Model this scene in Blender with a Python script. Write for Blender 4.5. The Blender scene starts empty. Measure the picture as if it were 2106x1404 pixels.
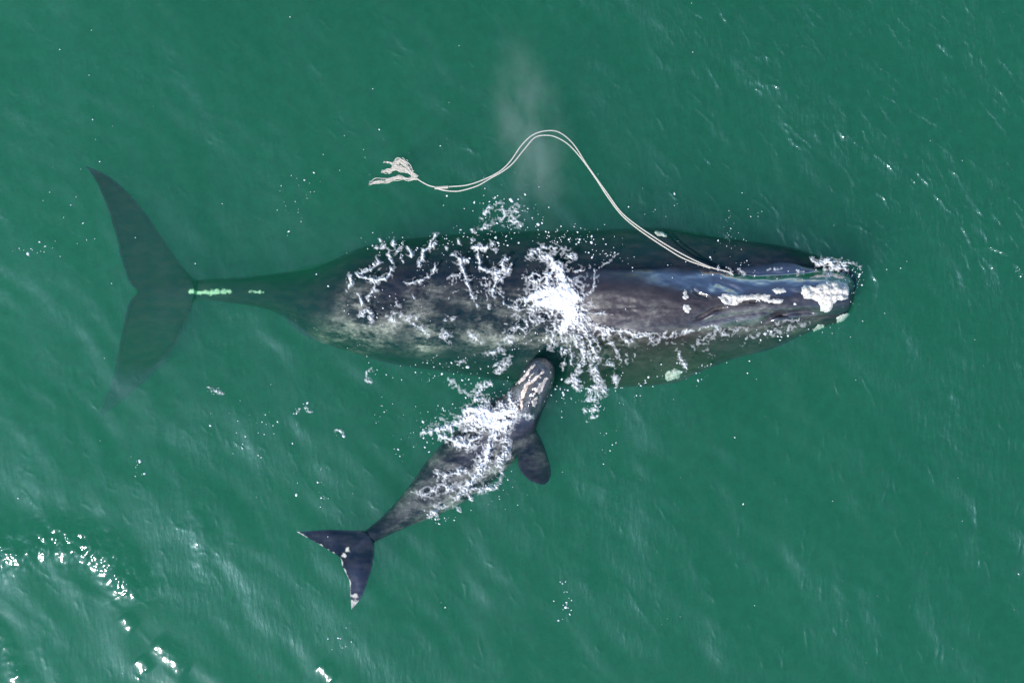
import bpy, math
import numpy as np
from mathutils import Vector
from mathutils.bvhtree import BVHTree

R = math.radians
scene = bpy.context.scene
COL = scene.collection

# ------------------------------------------------------------------ camera, sky, sun, exposure
CAM_H = 30.0                                    # a drone looking straight down
cam_data = bpy.data.cameras.new('camera')
cam = bpy.data.objects.new('camera', cam_data)
COL.objects.link(cam)
cam.location = (0.0, 0.0, CAM_H)
cam.rotation_euler = (0.0, 0.0, 0.0)
cam_data.sensor_width = 36.0
cam_data.angle = 2 * math.atan(10.53 / CAM_H)
cam_data.clip_end = 2000.0
scene.camera = cam

SUN_EL, SUN_AZ = 47.0, 224.0                    # the sun stands low left of the picture
world = bpy.data.worlds.new('World')
scene.world = world
world.use_nodes = True
wn, wl = world.node_tree.nodes, world.node_tree.links
wn.clear()
sky = wn.new('ShaderNodeTexSky')
sky.sky_type = 'NISHITA'
sky.sun_disc = False
sky.sun_elevation = R(SUN_EL)
sky.sun_rotation = R(SUN_AZ)
sky.air_density = 1.0
sky.ozone_density = 5.0
sky.dust_density = 0.15
bg = wn.new('ShaderNodeBackground')
bg.inputs['Strength'].default_value = 0.15
wo = wn.new('ShaderNodeOutputWorld')
wl.new(sky.outputs[0], bg.inputs[0])
wl.new(bg.outputs[0], wo.inputs[0])

sd = bpy.data.lights.new('sun', 'SUN')
sd.energy = 4.2
sd.angle = R(0.5)
sd.color = (1.0, 0.96, 0.90)
sun = bpy.data.objects.new('sun', sd)
COL.objects.link(sun)
to_sun = Vector((math.sin(R(SUN_AZ)) * math.cos(R(SUN_EL)), math.cos(R(SUN_AZ)) * math.cos(R(SUN_EL)), math.sin(R(SUN_EL))))
sun.rotation_euler = (-to_sun).to_track_quat('-Z', 'Y').to_euler()
sun.location = to_sun * 40

vs = scene.view_settings
scene.display_settings.display_device = 'sRGB'
vs.view_transform = 'Standard'
vs.look = 'None'
vs.exposure = 0.15
vs.gamma = 1.0
vs.use_curve_mapping = False
scene.cycles.volume_bounces = 1
scene.cycles.max_bounces = 10
scene.cycles.transparent_max_bounces = 16
scene.cycles.sample_clamp_direct = 0.0
scene.cycles.sample_clamp_indirect = 4.0
scene.cycles.use_denoising = True

# ------------------------------------------------------------------ helpers
rng = np.random.default_rng(7)


def P(px, py, z=0.0):
    """Metres from the survey grid of the drone picture (100 grid units to a metre at the waterline), for a point at height z."""
    px, py, z = np.asarray(px, float), np.asarray(py, float), np.asarray(z, float)
    k = (CAM_H - z) / CAM_H
    return (px - 1053.0) / 100.0 * k, (702.0 - py) / 100.0 * k


def pchip(xk, yk, x):
    xk, yk, x = np.asarray(xk, float), np.asarray(yk, float), np.asarray(x, float)
    h = np.diff(xk)
    d = np.diff(yk) / h
    m = np.zeros_like(yk)
    for i in range(1, len(xk) - 1):
        if d[i - 1] * d[i] > 0:
            w1, w2 = 2 * h[i] + h[i - 1], h[i] + 2 * h[i - 1]
            m[i] = (w1 + w2) / (w1 / d[i - 1] + w2 / d[i])
    m[0], m[-1] = d[0], d[-1]
    i = np.clip(np.searchsorted(xk, x) - 1, 0, len(xk) - 2)
    t = np.clip((x - xk[i]) / h[i], 0, 1)
    t2, t3 = t * t, t * t * t
    return (2 * t3 - 3 * t2 + 1) * yk[i] + (t3 - 2 * t2 + t) * h[i] * m[i] + (-2 * t3 + 3 * t2) * yk[i + 1] + (t3 - t2) * h[i] * m[i + 1]


def smooth(a, b, x):
    t = np.clip((np.asarray(x, float) - a) / (b - a), 0, 1)
    return t * t * (3 - 2 * t)


_perm = np.random.default_rng(3).integers(0, 1 << 30, 4096)


def noise2(x, y, seed=0):
    xi, yi = np.floor(x).astype(np.int64), np.floor(y).astype(np.int64)
    fx, fy = x - xi, y - yi
    ux, uy = fx * fx * fx * (fx * (fx * 6 - 15) + 10), fy * fy * fy * (fy * (fy * 6 - 15) + 10)

    def g(ix, iy):
        h = _perm[(_perm[(ix + seed * 131) & 4095] + iy * 7 + seed) & 4095]
        a = (h & 1023) * (2 * math.pi / 1024)
        return np.cos(a), np.sin(a)
    ax, ay = g(xi, yi)
    n00 = ax * fx + ay * fy
    ax, ay = g(xi + 1, yi)
    n10 = ax * (fx - 1) + ay * fy
    ax, ay = g(xi, yi + 1)
    n01 = ax * fx + ay * (fy - 1)
    ax, ay = g(xi + 1, yi + 1)
    n11 = ax * (fx - 1) + ay * (fy - 1)
    return 1.4 * ((n00 * (1 - ux) + n10 * ux) * (1 - uy) + (n01 * (1 - ux) + n11 * ux) * uy)


def fbm(x, y, octaves=4, seed=0, gain=0.5):
    s, a, t = 0.0, 1.0, 0.0
    for k in range(octaves):
        s = s + a * noise2(x * 2 ** k + 17.3 * k, y * 2 ** k - 9.1 * k, seed + k)
        t += a
        a *= gain
    return s / t


def ridged(x, y, octaves=3, seed=0, gain=0.5):
    s, a, t = 0.0, 1.0, 0.0
    for k in range(octaves):
        s = s + a * (1 - np.abs(noise2(x * 2 ** k + 31.7 * k, y * 2 ** k + 5.3 * k, seed + 11 + k)) * 2)
        t += a
        a *= gain
    return s / t


def polyline_dist(px, py, pts):
    """distance from arrays px, py to a polyline and the fraction along it of the nearest point"""
    pts = np.asarray(pts, float)
    seg = np.hypot(np.diff(pts[:, 0]), np.diff(pts[:, 1]))
    cum = np.concatenate([[0], np.cumsum(seg)])
    best = np.full(px.shape, 1e9)
    frac = np.zeros(px.shape)
    for i in range(len(pts) - 1):
        ax, ay = pts[i, 0], pts[i, 1]
        dx, dy = pts[i + 1, 0] - ax, pts[i + 1, 1] - ay
        t = np.clip(((px - ax) * dx + (py - ay) * dy) / max(dx * dx + dy * dy, 1e-9), 0, 1)
        d = np.hypot(px - ax - t * dx, py - ay - t * dy)
        m = d < best
        best = np.where(m, d, best)
        frac = np.where(m, (cum[i] + t * seg[i]) / max(cum[-1], 1e-9), frac)
    return best, frac


def spline(pts, n):
    """n points evenly spread along a smooth curve through pts (any number of columns)"""
    pts = np.asarray(pts, float)
    s = np.concatenate([[0], np.cumsum(np.maximum(np.hypot(np.diff(pts[:, 0]), np.diff(pts[:, 1])), 1e-6))])
    t = np.linspace(0, s[-1], n)
    e = np.vstack([2 * pts[0] - pts[1], pts, 2 * pts[-1] - pts[-2]])
    se = np.concatenate([[2 * s[0] - s[1]], s, [2 * s[-1] - s[-2]]])
    out = np.zeros((n, pts.shape[1]))
    i = np.clip(np.searchsorted(s, t, side='right') - 1, 0, len(s) - 2)
    for c in range(pts.shape[1]):
        y = e[:, c]
        m = (y[2:] - y[:-2]) / (se[2:] - se[:-2])
        h = s[i + 1] - s[i]
        u = (t - s[i]) / h
        y0, y1 = pts[i, c], pts[i + 1, c]
        out[:, c] = (2 * u ** 3 - 3 * u ** 2 + 1) * y0 + (u ** 3 - 2 * u ** 2 + u) * h * m[i] + (-2 * u ** 3 + 3 * u ** 2) * y1 + (u ** 3 - u ** 2) * h * m[i + 1]
    return out


def inside(px, py, poly):
    poly = np.asarray(poly, float)
    r = np.zeros(px.shape, bool)
    n = len(poly)
    for i in range(n):
        x0, y0 = poly[i]
        x1, y1 = poly[(i + 1) % n]
        if y0 == y1:
            continue
        c = ((y0 > py) != (y1 > py)) & (px < (x1 - x0) * (py - y0) / (y1 - y0) + x0)
        r ^= c
    return r


def mesh_obj(name, verts, faces, mat, parent=None, smooth_shade=True, attrs=None):
    """faces: an (n, 4) or (n, 3) int array, or a list of lists"""
    me = bpy.data.meshes.new(name)
    verts = np.asarray(verts, np.float32)
    if isinstance(faces, np.ndarray):
        n, k = faces.shape
        me.vertices.add(len(verts))
        me.vertices.foreach_set('co', verts.ravel())
        me.loops.add(n * k)
        me.loops.foreach_set('vertex_index', faces.astype(np.int32).ravel())
        me.polygons.add(n)
        me.polygons.foreach_set('loop_start', (np.arange(n) * k).astype(np.int32))
        me.update(calc_edges=True)
    else:
        me.from_pydata([tuple(map(float, v)) for v in verts], [], faces)
    me.validate()
    if smooth_shade:
        me.polygons.foreach_set('use_smooth', np.ones(len(me.polygons), bool))
    for k, a in (attrs or {}).items():
        at = me.attributes.new(k, 'FLOAT', 'POINT')
        at.data.foreach_set('value', np.asarray(a, np.float32).ravel())
    me.materials.append(mat)
    o = bpy.data.objects.new(name, me)
    COL.objects.link(o)
    if parent is not None:
        o.parent = parent
        o.matrix_parent_inverse = parent.matrix_world.inverted()
    return o


def thing(name, label, cat, loc=(0, 0, 0), group=None):
    o = bpy.data.objects.new(name, None)
    COL.objects.link(o)
    o.location = loc
    o.empty_display_size = 0.3
    o['label'], o['category'] = label, cat
    if group:
        o['group'] = group
    bpy.context.view_layer.update()
    return o


def grid_faces(nu, nv, wrap_v=False):
    i, j = np.meshgrid(np.arange(nu - 1), np.arange(nv if wrap_v else nv - 1), indexing='ij')
    j2 = (j + 1) % nv
    return np.stack([i * nv + j, (i + 1) * nv + j, (i + 1) * nv + j2, i * nv + j2], -1).reshape(-1, 4)


def tube(path, radius, sides=8, caps=True):
    """verts and faces of a tube along a 3D path; radius a number or one per point"""
    path = np.asarray(path, float)
    n = len(path)
    r = np.broadcast_to(np.asarray(radius, float), (n,))
    t = np.gradient(path, axis=0)
    t /= np.linalg.norm(t, axis=1, keepdims=True) + 1e-9
    up = np.array([0, 0, 1.0])
    a = np.cross(t, up)
    a /= np.linalg.norm(a, axis=1, keepdims=True) + 1e-9
    b = np.cross(a, t)
    an = np.linspace(0, 2 * math.pi, sides, endpoint=False)
    v = path[:, None] + r[:, None, None] * (np.cos(an)[None, :, None] * a[:, None] + np.sin(an)[None, :, None] * b[:, None])
    f = grid_faces(n, sides, True).tolist()
    if caps:
        f += [list(range(sides))[::-1], [(n - 1) * sides + k for k in range(sides)]]
    return v.reshape(-1, 3), f


def new_mat(name):
    m = bpy.data.materials.new(name)
    m.use_nodes = True
    nt = m.node_tree
    nt.nodes.clear()
    out = nt.nodes.new('ShaderNodeOutputMaterial')
    return m, nt.nodes, nt.links, out


def N(nodes, kind, **kw):
    n = nodes.new(kind)
    for k, v in kw.items():
        if k.startswith('i_'):
            n.inputs[k[2:].replace('_', ' ')].default_value = v
        else:
            setattr(n, k, v)
    return n


def ramp(nodes, links, src, stops):
    n = nodes.new('ShaderNodeValToRGB')
    els = n.color_ramp.elements
    while len(els) < len(stops):
        els.new(0.5)
    for e, (p, c) in zip(els, stops):
        e.position = p
        e.color = (c, c, c, 1) if isinstance(c, (int, float)) else (*c, 1)
    links.new(src, n.inputs[0])
    return n.outputs[0]


def mix_rgb(nodes, links, fac, a, b):
    n = nodes.new('ShaderNodeMix')
    n.data_type = 'RGBA'
    for s, v in ((n.inputs[0], fac), (n.inputs[6], a), (n.inputs[7], b)):
        if hasattr(v, 'is_output'):
            links.new(v, s)
        elif isinstance(v, (int, float)):
            s.default_value = v
        else:
            s.default_value = (*v, 1)
    return n.outputs[2]


def math_node(nodes, links, op, a, b=None, clamp=False):
    n = nodes.new('ShaderNodeMath')
    n.operation = op
    n.use_clamp = clamp
    for s, v in ((n.inputs[0], a), (n.inputs[1], b)):
        if v is None:
            continue
        if hasattr(v, 'is_output'):
            links.new(v, s)
        else:
            s.default_value = v
    return n.outputs[0]


# ------------------------------------------------------------------ materials
def water_volume_material():
    m, nd, ln, out = new_mat('sea_water_body')
    # scattering and absorption per metre; their ratio gives the green of the open sea
    EXT = 0.46
    ALB = (0.14, 0.97, 0.55)
    sc = N(nd, 'ShaderNodeVolumeScatter')
    sc.inputs['Color'].default_value = (*ALB, 1)
    sc.inputs['Density'].default_value = EXT
    sc.inputs['Anisotropy'].default_value = 0.35
    ab = N(nd, 'ShaderNodeVolumeAbsorption')
    ab.inputs['Color'].default_value = (*ALB, 1)       # absorbs what is not scattered
    ab.inputs['Density'].default_value = EXT
    add = N(nd, 'ShaderNodeAddShader')
    ln.new(sc.outputs[0], add.inputs[0])
    ln.new(ab.outputs[0], add.inputs[1])
    ln.new(add.outputs[0], out.inputs['Volume'])
    return m


def water_surface_material():
    m, nd, ln, out = new_mat('sea_surface')
    tc = N(nd, 'ShaderNodeTexCoord')
    sea = N(nd, 'ShaderNodeAttribute', attribute_name='open_sea')
    chop = N(nd, 'ShaderNodeAttribute', attribute_name='chop')
    rot = N(nd, 'ShaderNodeMapping')
    rot.inputs['Rotation'].default_value = (0, 0, R(-35))
    rot.inputs['Scale'].default_value = (1.0, 0.35, 1.0)
    ln.new(tc.outputs['Object'], rot.inputs['Vector'])
    wob = N(nd, 'ShaderNodeTexNoise')
    wob.inputs['Scale'].default_value = 1.2
    wob.inputs['Detail'].default_value = 3.0
    ln.new(tc.outputs['Object'], wob.inputs['Vector'])
    warp = N(nd, 'ShaderNodeVectorMath', operation='MULTIPLY_ADD')
    ln.new(wob.outputs['Color'], warp.inputs[0])
    warp.inputs[1].default_value = (0.9, 0.9, 0)
    ln.new(rot.outputs[0], warp.inputs[2])
    n1 = N(nd, 'ShaderNodeTexNoise', noise_type='RIDGED_MULTIFRACTAL')
    n1.inputs['Scale'].default_value = 1.5
    n1.inputs['Detail'].default_value = 4.0
    n1.inputs['Roughness'].default_value = 0.5
    ln.new(warp.outputs[0], n1.inputs['Vector'])
    n2 = N(nd, 'ShaderNodeTexNoise')
    n2.inputs['Scale'].default_value = 10.0
    n2.inputs['Detail'].default_value = 4.0
    ln.new(rot.outputs[0], n2.inputs['Vector'])
    hgt = math_node(nd, ln, 'ADD', math_node(nd, ln, 'MULTIPLY', n1.outputs[0], 0.055), math_node(nd, ln, 'MULTIPLY', n2.outputs[0], 0.017))
    hgt = math_node(nd, ln, 'MULTIPLY', hgt, chop.outputs['Fac'])
    bump = N(nd, 'ShaderNodeBump')
    bump.inputs['Strength'].default_value = 1.0
    bump.inputs['Distance'].default_value = 1.0
    ln.new(hgt, bump.inputs['Height'])
    # fine noise tint painted in for ripple-focused sunlight; broad noise for murky patches
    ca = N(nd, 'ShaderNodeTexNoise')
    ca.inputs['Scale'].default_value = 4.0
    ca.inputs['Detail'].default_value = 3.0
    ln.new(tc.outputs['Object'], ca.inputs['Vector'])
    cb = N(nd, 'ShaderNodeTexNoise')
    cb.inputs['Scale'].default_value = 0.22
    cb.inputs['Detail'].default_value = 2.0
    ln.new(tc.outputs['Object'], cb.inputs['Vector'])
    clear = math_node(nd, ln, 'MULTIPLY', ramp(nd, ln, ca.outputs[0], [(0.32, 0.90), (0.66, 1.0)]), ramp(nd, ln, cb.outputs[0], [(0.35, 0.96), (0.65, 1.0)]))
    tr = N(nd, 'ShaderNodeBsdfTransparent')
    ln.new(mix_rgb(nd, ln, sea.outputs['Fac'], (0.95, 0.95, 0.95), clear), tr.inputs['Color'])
    g1 = N(nd, 'ShaderNodeBsdfGlossy')
    g1.inputs['Roughness'].default_value = 0.12
    ln.new(bump.outputs[0], g1.inputs['Normal'])
    g2 = N(nd, 'ShaderNodeBsdfGlossy')
    g2.inputs['Roughness'].default_value = 0.42
    g2.inputs['Color'].default_value = (0.48, 0.80, 1.0, 1)
    ln.new(bump.outputs[0], g2.inputs['Normal'])
    gm = N(nd, 'ShaderNodeMixShader')
    ln.new(ramp(nd, ln, chop.outputs['Fac'], [(0.30, 0.20), (1.0, 0.5)]), gm.inputs[0])
    ln.new(g1.outputs[0], gm.inputs[1])
    ln.new(g2.outputs[0], gm.inputs[2])
    # reflectance rises towards grazing, the same from above and below
    geo = N(nd, 'ShaderNodeNewGeometry')
    dot = N(nd, 'ShaderNodeVectorMath', operation='DOT_PRODUCT')
    ln.new(geo.outputs['Incoming'], dot.inputs[0])
    ln.new(bump.outputs[0], dot.inputs[1])
    c = math_node(nd, ln, 'SUBTRACT', 1.0, math_node(nd, ln, 'ABSOLUTE', dot.outputs['Value']), clamp=True)
    f = math_node(nd, ln, 'ADD', math_node(nd, ln, 'MULTIPLY', math_node(nd, ln, 'POWER', c, 5.0), 0.90), 0.075)
    f = math_node(nd, ln, 'MULTIPLY', f, sea.outputs['Fac'])
    mx = N(nd, 'ShaderNodeMixShader')
    ln.new(f, mx.inputs[0])
    ln.new(tr.outputs[0], mx.inputs[1])
    ln.new(gm.outputs[0], mx.inputs[2])
    ln.new(mx.outputs[0], out.inputs['Surface'])
    return m


def skin_material(name, dark, brown, pale, sky_slate, scar_col):
    m, nd, ln, out = new_mat(name)
    tc = N(nd, 'ShaderNodeTexCoord')
    geo = N(nd, 'ShaderNodeNewGeometry')

    def noise(scale, detail=4.0, stretch=(1, 1, 1), rough=0.55):
        mp = N(nd, 'ShaderNodeMapping')
        mp.inputs['Scale'].default_value = stretch
        ln.new(tc.outputs['Object'], mp.inputs['Vector'])
        n = N(nd, 'ShaderNodeTexNoise')
        n.inputs['Scale'].default_value = scale
        n.inputs['Detail'].default_value = detail
        n.inputs['Roughness'].default_value = rough
        ln.new(mp.outputs[0], n.inputs['Vector'])
        return n.outputs[0]
    a_pale = N(nd, 'ShaderNodeAttribute', attribute_name='pale').outputs['Fac']
    a_brown = N(nd, 'ShaderNodeAttribute', attribute_name='brown').outputs['Fac']
    a_sky_slate = N(nd, 'ShaderNodeAttribute', attribute_name='sky_slate').outputs['Fac']  # fluke blue-grey painted in for the sky reflection missing above it
    base = mix_rgb(nd, ln, a_brown, mix_rgb(nd, ln, a_sky_slate, dark, sky_slate), brown)
    base = mix_rgb(nd, ln, math_node(nd, ln, 'MULTIPLY', ramp(nd, ln, noise(7.0, 6.0, (0.5, 1, 1)), [(0.40, 0.0), (0.72, 1.0)]), 0.35), base, tuple(2.6 * c for c in brown))
    cloud = ramp(nd, ln, noise(2.6, 7.0, (0.5, 1.2, 1), 0.6), [(0.44, 0.0), (0.62, 1.0)])
    fleck = ramp(nd, ln, noise(14.0, 5.0, (0.7, 1, 1), 0.65), [(0.46, 0.0), (0.62, 1.0)])
    both = math_node(nd, ln, 'ADD', math_node(nd, ln, 'MULTIPLY', cloud, 0.62), math_node(nd, ln, 'MULTIPLY', math_node(nd, ln, 'MULTIPLY', fleck, math_node(nd, ln, 'ADD', cloud, 0.35)), 0.55))
    fac = math_node(nd, ln, 'MULTIPLY', both, a_pale, clamp=True)
    a_solid = N(nd, 'ShaderNodeAttribute', attribute_name='scar').outputs['Fac']
    edge = math_node(nd, ln, 'SUBTRACT', math_node(nd, ln, 'ADD', a_solid, math_node(nd, ln, 'MULTIPLY', noise(10.0, 6.0, (1, 1, 1), 0.65), 2.0)), 1.50)
    edge = math_node(nd, ln, 'MULTIPLY', edge, 2.5, clamp=True)
    col = mix_rgb(nd, ln, fac, base, pale)
    col = mix_rgb(nd, ln, edge, col, scar_col)
    pr = N(nd, 'ShaderNodeBsdfPrincipled')
    ln.new(col, pr.inputs['Base Color'])
    # wet skin shines in air; under water the two indices nearly match and the shine goes
    sep = N(nd, 'ShaderNodeSeparateXYZ')
    ln.new(geo.outputs['Position'], sep.inputs[0])
    mr = N(nd, 'ShaderNodeMapRange')
    mr.inputs['From Min'].default_value = -0.05
    mr.inputs['From Max'].default_value = 0.03
    mr.inputs['To Min'].default_value = 0.0
    mr.inputs['To Max'].default_value = 1.0
    ln.new(sep.outputs[2], mr.inputs[0])
    ln.new(math_node(nd, ln, 'MULTIPLY', mr.outputs[0], 0.5), pr.inputs['Specular IOR Level'])
    a_wet = N(nd, 'ShaderNodeAttribute', attribute_name='wet').outputs['Fac']
    ln.new(math_node(nd, ln, 'MULTIPLY', mr.outputs[0], a_wet), pr.inputs['Coat Weight'])
    pr.inputs['Coat Roughness'].default_value = 0.12
    pr.inputs['Coat IOR'].default_value = 3.8
    rg = N(nd, 'ShaderNodeMapRange')
    rg.inputs['To Min'].default_value = 0.28
    rg.inputs['To Max'].default_value = 0.5
    ln.new(noise(11.0, 4.0), rg.inputs[0])
    ln.new(rg.outputs[0], pr.inputs['Roughness'])
    bump = N(nd, 'ShaderNodeBump')
    bump.inputs['Strength'].default_value = 0.6
    bump.inputs['Distance'].default_value = 0.012
    ln.new(noise(6.0, 7.0, (0.6, 1, 1), 0.6), bump.inputs['Height'])
    ln.new(bump.outputs[0], pr.inputs['Normal'])
    ln.new(pr.outputs[0], out.inputs['Surface'])
    return m


def rough_material(name, c0, c1, scale=18.0, bump_d=0.02, rough=0.75):
    m, nd, ln, out = new_mat(name)
    tc = N(nd, 'ShaderNodeTexCoord')
    n = N(nd, 'ShaderNodeTexNoise')
    n.inputs['Scale'].default_value = scale
    n.inputs['Detail'].default_value = 6.0
    n.inputs['Roughness'].default_value = 0.65
    ln.new(tc.outputs['Object'], n.inputs['Vector'])
    f = ramp(nd, ln, n.outputs[0], [(0.33, 0.0), (0.55, 1.0)])
    pr = N(nd, 'ShaderNodeBsdfPrincipled')
    ln.new(mix_rgb(nd, ln, f, c0, c1), pr.inputs['Base Color'])
    pr.inputs['Roughness'].default_value = rough
    b = N(nd, 'ShaderNodeBump')
    b.inputs['Strength'].default_value = 0.8
    b.inputs['Distance'].default_value = bump_d
    ln.new(n.outputs[0], b.inputs['Height'])
    ln.new(b.outputs[0], pr.inputs['Normal'])
    ln.new(pr.outputs[0], out.inputs['Surface'])
    return m


def foam_material():
    m, nd, ln, out = new_mat('sea_foam')
    at = N(nd, 'ShaderNodeAttribute', attribute_name='froth')
    pr = N(nd, 'ShaderNodeBsdfPrincipled')
    pr.inputs['Base Color'].default_value = (0.88, 0.89, 0.90, 1)
    pr.inputs['Roughness'].default_value = 0.6
    tr = N(nd, 'ShaderNodeBsdfTransparent')
    mx = N(nd, 'ShaderNodeMixShader')
    ln.new(at.outputs['Fac'], mx.inputs[0])
    ln.new(tr.outputs[0], mx.inputs[1])
    ln.new(pr.outputs[0], mx.inputs[2])
    ln.new(mx.outputs[0], out.inputs['Surface'])
    return m


M_WATER = water_volume_material()
M_SURF = water_surface_material()
M_SKIN = skin_material('wet_whale_skin', (0.010, 0.016, 0.032), (0.030, 0.023, 0.026), (0.38, 0.36, 0.32), (0.021, 0.027, 0.046), (0.56, 0.84, 0.54))  # last colour: pale scar with the water's green tint painted in
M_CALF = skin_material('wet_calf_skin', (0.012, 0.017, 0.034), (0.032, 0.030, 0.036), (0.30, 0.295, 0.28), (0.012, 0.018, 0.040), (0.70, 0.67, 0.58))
M_CALL = rough_material('callosity_crust', (0.36, 0.33, 0.28), (0.80, 0.775, 0.72), 15.0, 0.03)
M_CALLP = rough_material('calf_callosity_crust', (0.42, 0.32, 0.26), (0.82, 0.71, 0.62), 26.0, 0.015)
M_SLIT = rough_material('nostril_skin', (0.010, 0.010, 0.012), (0.03, 0.03, 0.035), 12.0, 0.005, 0.4)
M_ROPE = rough_material('weathered_rope', (0.42, 0.38, 0.31), (0.70, 0.65, 0.56), 60.0, 0.004, 0.85)
M_FOAM = foam_material()
M_BED = rough_material('murky_sea_floor', (0.006, 0.05, 0.03), (0.01, 0.07, 0.045), 0.3, 0.05)

# ------------------------------------------------------------------ the whales: one loft per animal, rings from the nose back to the fluke edge
NV_TOP, NV_BOT = 150, 50


def ring_angles():
    top = np.linspace(0, math.pi, NV_TOP, endpoint=False)          # from the +side over the back to the -side
    bot = np.linspace(math.pi, 2 * math.pi, NV_BOT, endpoint=False)
    return np.concatenate([top, bot])


def whale_loft(spine, fluke, bumps, n_body, n_fluke, roll=None):
    """spine rows: px, py, half-width (px), z of widest line, z of back, z of belly, squareness; nose first.
    fluke: dict of joint edges, tips, notch, trailing edges in px with z."""
    ang = ring_angles()
    ca, sa = np.cos(ang), np.sin(ang)
    sp = np.asarray(spine, float)
    s = np.concatenate([[0], np.cumsum(np.hypot(np.diff(sp[:, 0]), np.diff(sp[:, 1])))])
    u = np.linspace(0, 1, n_body)
    u = np.where(u < 0.12, 0.12 * (u / 0.12) ** 1.7 * 0.55 + u * 0.45, u)
    ss = u * s[-1]
    c = [pchip(s, sp[:, k], ss) for k in range(sp.shape[1])]
    cx, cy, hw, zx, zt, zb, sq = c
    tx, ty = np.gradient(cx), np.gradient(cy)
    k = max(3, n_body // 14)
    ker = np.hanning(2 * k + 1)
    ker /= ker.sum()
    pad = lambda a: np.convolve(np.pad(a, k, mode='edge'), ker, 'valid')
    ln_ = np.hypot(tx, ty) + 1e-9
    tx, ty = pad(tx / ln_), pad(ty / ln_)
    ln_ = np.hypot(tx, ty)
    nx, ny = ty / ln_, -tx / ln_
    e = sq[:, None]
    lat = np.sign(ca)[None] * np.abs(ca)[None] ** (2 / e)
    ver = np.sign(sa)[None] * np.abs(sa)[None] ** (2 / e)
    Z = zx[:, None] + np.where(ver > 0, ver * (zt - zx)[:, None], ver * (zx - zb)[:, None])
    if roll is not None:
        Z = Z - roll(cx)[:, None] * np.where(lat < 0, lat, -.28 * lat)
    PX = cx[:, None] + nx[:, None] * lat * hw[:, None]
    PY = cy[:, None] + ny[:, None] * lat * hw[:, None]
    # tail: rings open out along the leading edges until the last one is the trailing edge
    kk = np.linspace(0, 1, n_fluke + 1)[1:]
    tw = np.cos(ang)                                     # +1 .. -1 across the ring
    at_ = np.abs(tw)
    mid = spline(fluke['mid'], 101)
    FX, FY, FZ = [], [], []
    edges, trails = {}, {}
    for side in (1, -1):
        edges[side] = spline(fluke['lead'][side], 201)
        trails[side] = spline(fluke['trail'][side], 201)
    for q in kk:
        m = np.array([np.interp(q, np.linspace(0, 1, 101), mid[:, j]) for j in range(3)])
        rx, ry, rz = np.zeros_like(tw), np.zeros_like(tw), np.zeros_like(tw)
        for side in (1, -1):
            sel = tw >= 0 if side == 1 else tw < 0
            a = at_[sel]
            E = np.array([np.interp(q ** 1.15, np.linspace(0, 1, 201), edges[side][:, j]) for j in range(3)])
            T = np.stack([np.interp(a, np.linspace(0, 1, 201), trails[side][:, j]) for j in range(3)], -1)
            line_t = trails[side][0] + (trails[side][-1] - trails[side][0]) * a[:, None]
            pt = m + (E - m) * a[:, None] + (q ** 2) * (T - line_t)
            rx[sel], ry[sel], rz[sel] = pt[:, 0], pt[:, 1], pt[:, 2]
        h0 = (zt[-1] - zb[-1]) / 2
        core = h0 * np.exp(-(at_ * q * 9) ** 2) * (1 - q) ** 0.7
        wing = fluke['thick'] * (1 - at_) ** 0.6 * np.minimum(1, 3 * q) * (1 - q ** 3) + 0.004
        th = np.where(q < 0.999, np.maximum(core, wing), 0.006)
        rz = rz + th * np.sin(ang)
        FX.append(rx), FY.append(ry), FZ.append(rz)
    PX, PY, Z = np.vstack([PX, FX]), np.vstack([PY, FY]), np.vstack([Z, FZ])
    if bumps:
        topside = np.clip(np.sin(ang), 0, 1)[None] ** 0.35
        Z = Z + bumps(PX, PY) * topside
    X, Y = P(PX, PY, Z)
    return PX, PY, Z, X, Y


def loft_mesh(name, PX, PY, Z, X, Y, mat, parent, attrs):
    nu, nv = Z.shape
    v = np.stack([X, Y, Z], -1).reshape(-1, 3)
    f = grid_faces(nu, nv, True)
    return mesh_obj(name, v, f, mat, parent, attrs={k: a.ravel() for k, a in attrs.items()})


# ---- the adult
A_X = [1757, 1754, 1746, 1732, 1710, 1690, 1650, 1582, 1500, 1428, 1370, 1300, 1200, 1100, 1000, 900, 800, 740, 690, 640, 600, 560, 500, 450, 400]
A_U = [592, 572, 560, 548, 537, 529, 514, 500, 490, 478, 468, 470, 474, 474, 477, 484, 496, 510, 532, 548, 557, 563, 570, 573, 576]
A_L = [620, 638, 650, 661, 668, 674, 688, 717, 738, 764, 788, 795, 797, 790, 776, 762, 746, 730, 714, 692, 658, 638, 626, 620, 614]
A_ZX = [-.25, -.32, -.40, -.50, -.58, -.64, -.74, -.76, -.80, -.84, -.88, -.92, -.96, -1.0, -1.02, -1.02, -1.02, -1.0, -1.0, -1.0, -1.0, -.96, -.84, -.76, -.66]
A_ZT = [-.14, -.06, -.06, -.08, -.12, -.15, -.20, -.25, -.28, -.28, -.27, -.24, -.17, -.12, -.11, -.11, -.06, -.10, -.18, -.34, -.44, -.48, -.50, -.52, -.54]
A_ZB = [-.5, -.7, -.85, -1.0, -1.15, -1.25, -1.4, -1.6, -1.85, -2.0, -2.1, -2.3, -2.5, -2.6, -2.6, -2.55, -2.4, -2.3, -2.15, -2.0, -1.8, -1.6, -1.32, -1.14, -1.0]
A_SPINE = [[x, (u_ + l_) / 2, (l_ - u_) / 2, a, b, c, 2.0 - .35 * float(smooth(1740, 1600, x)) * float(smooth(520, 640, x))] for x, u_, l_, a, b, c in zip(A_X, A_U, A_L, A_ZX, A_ZT, A_ZB)]
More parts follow.
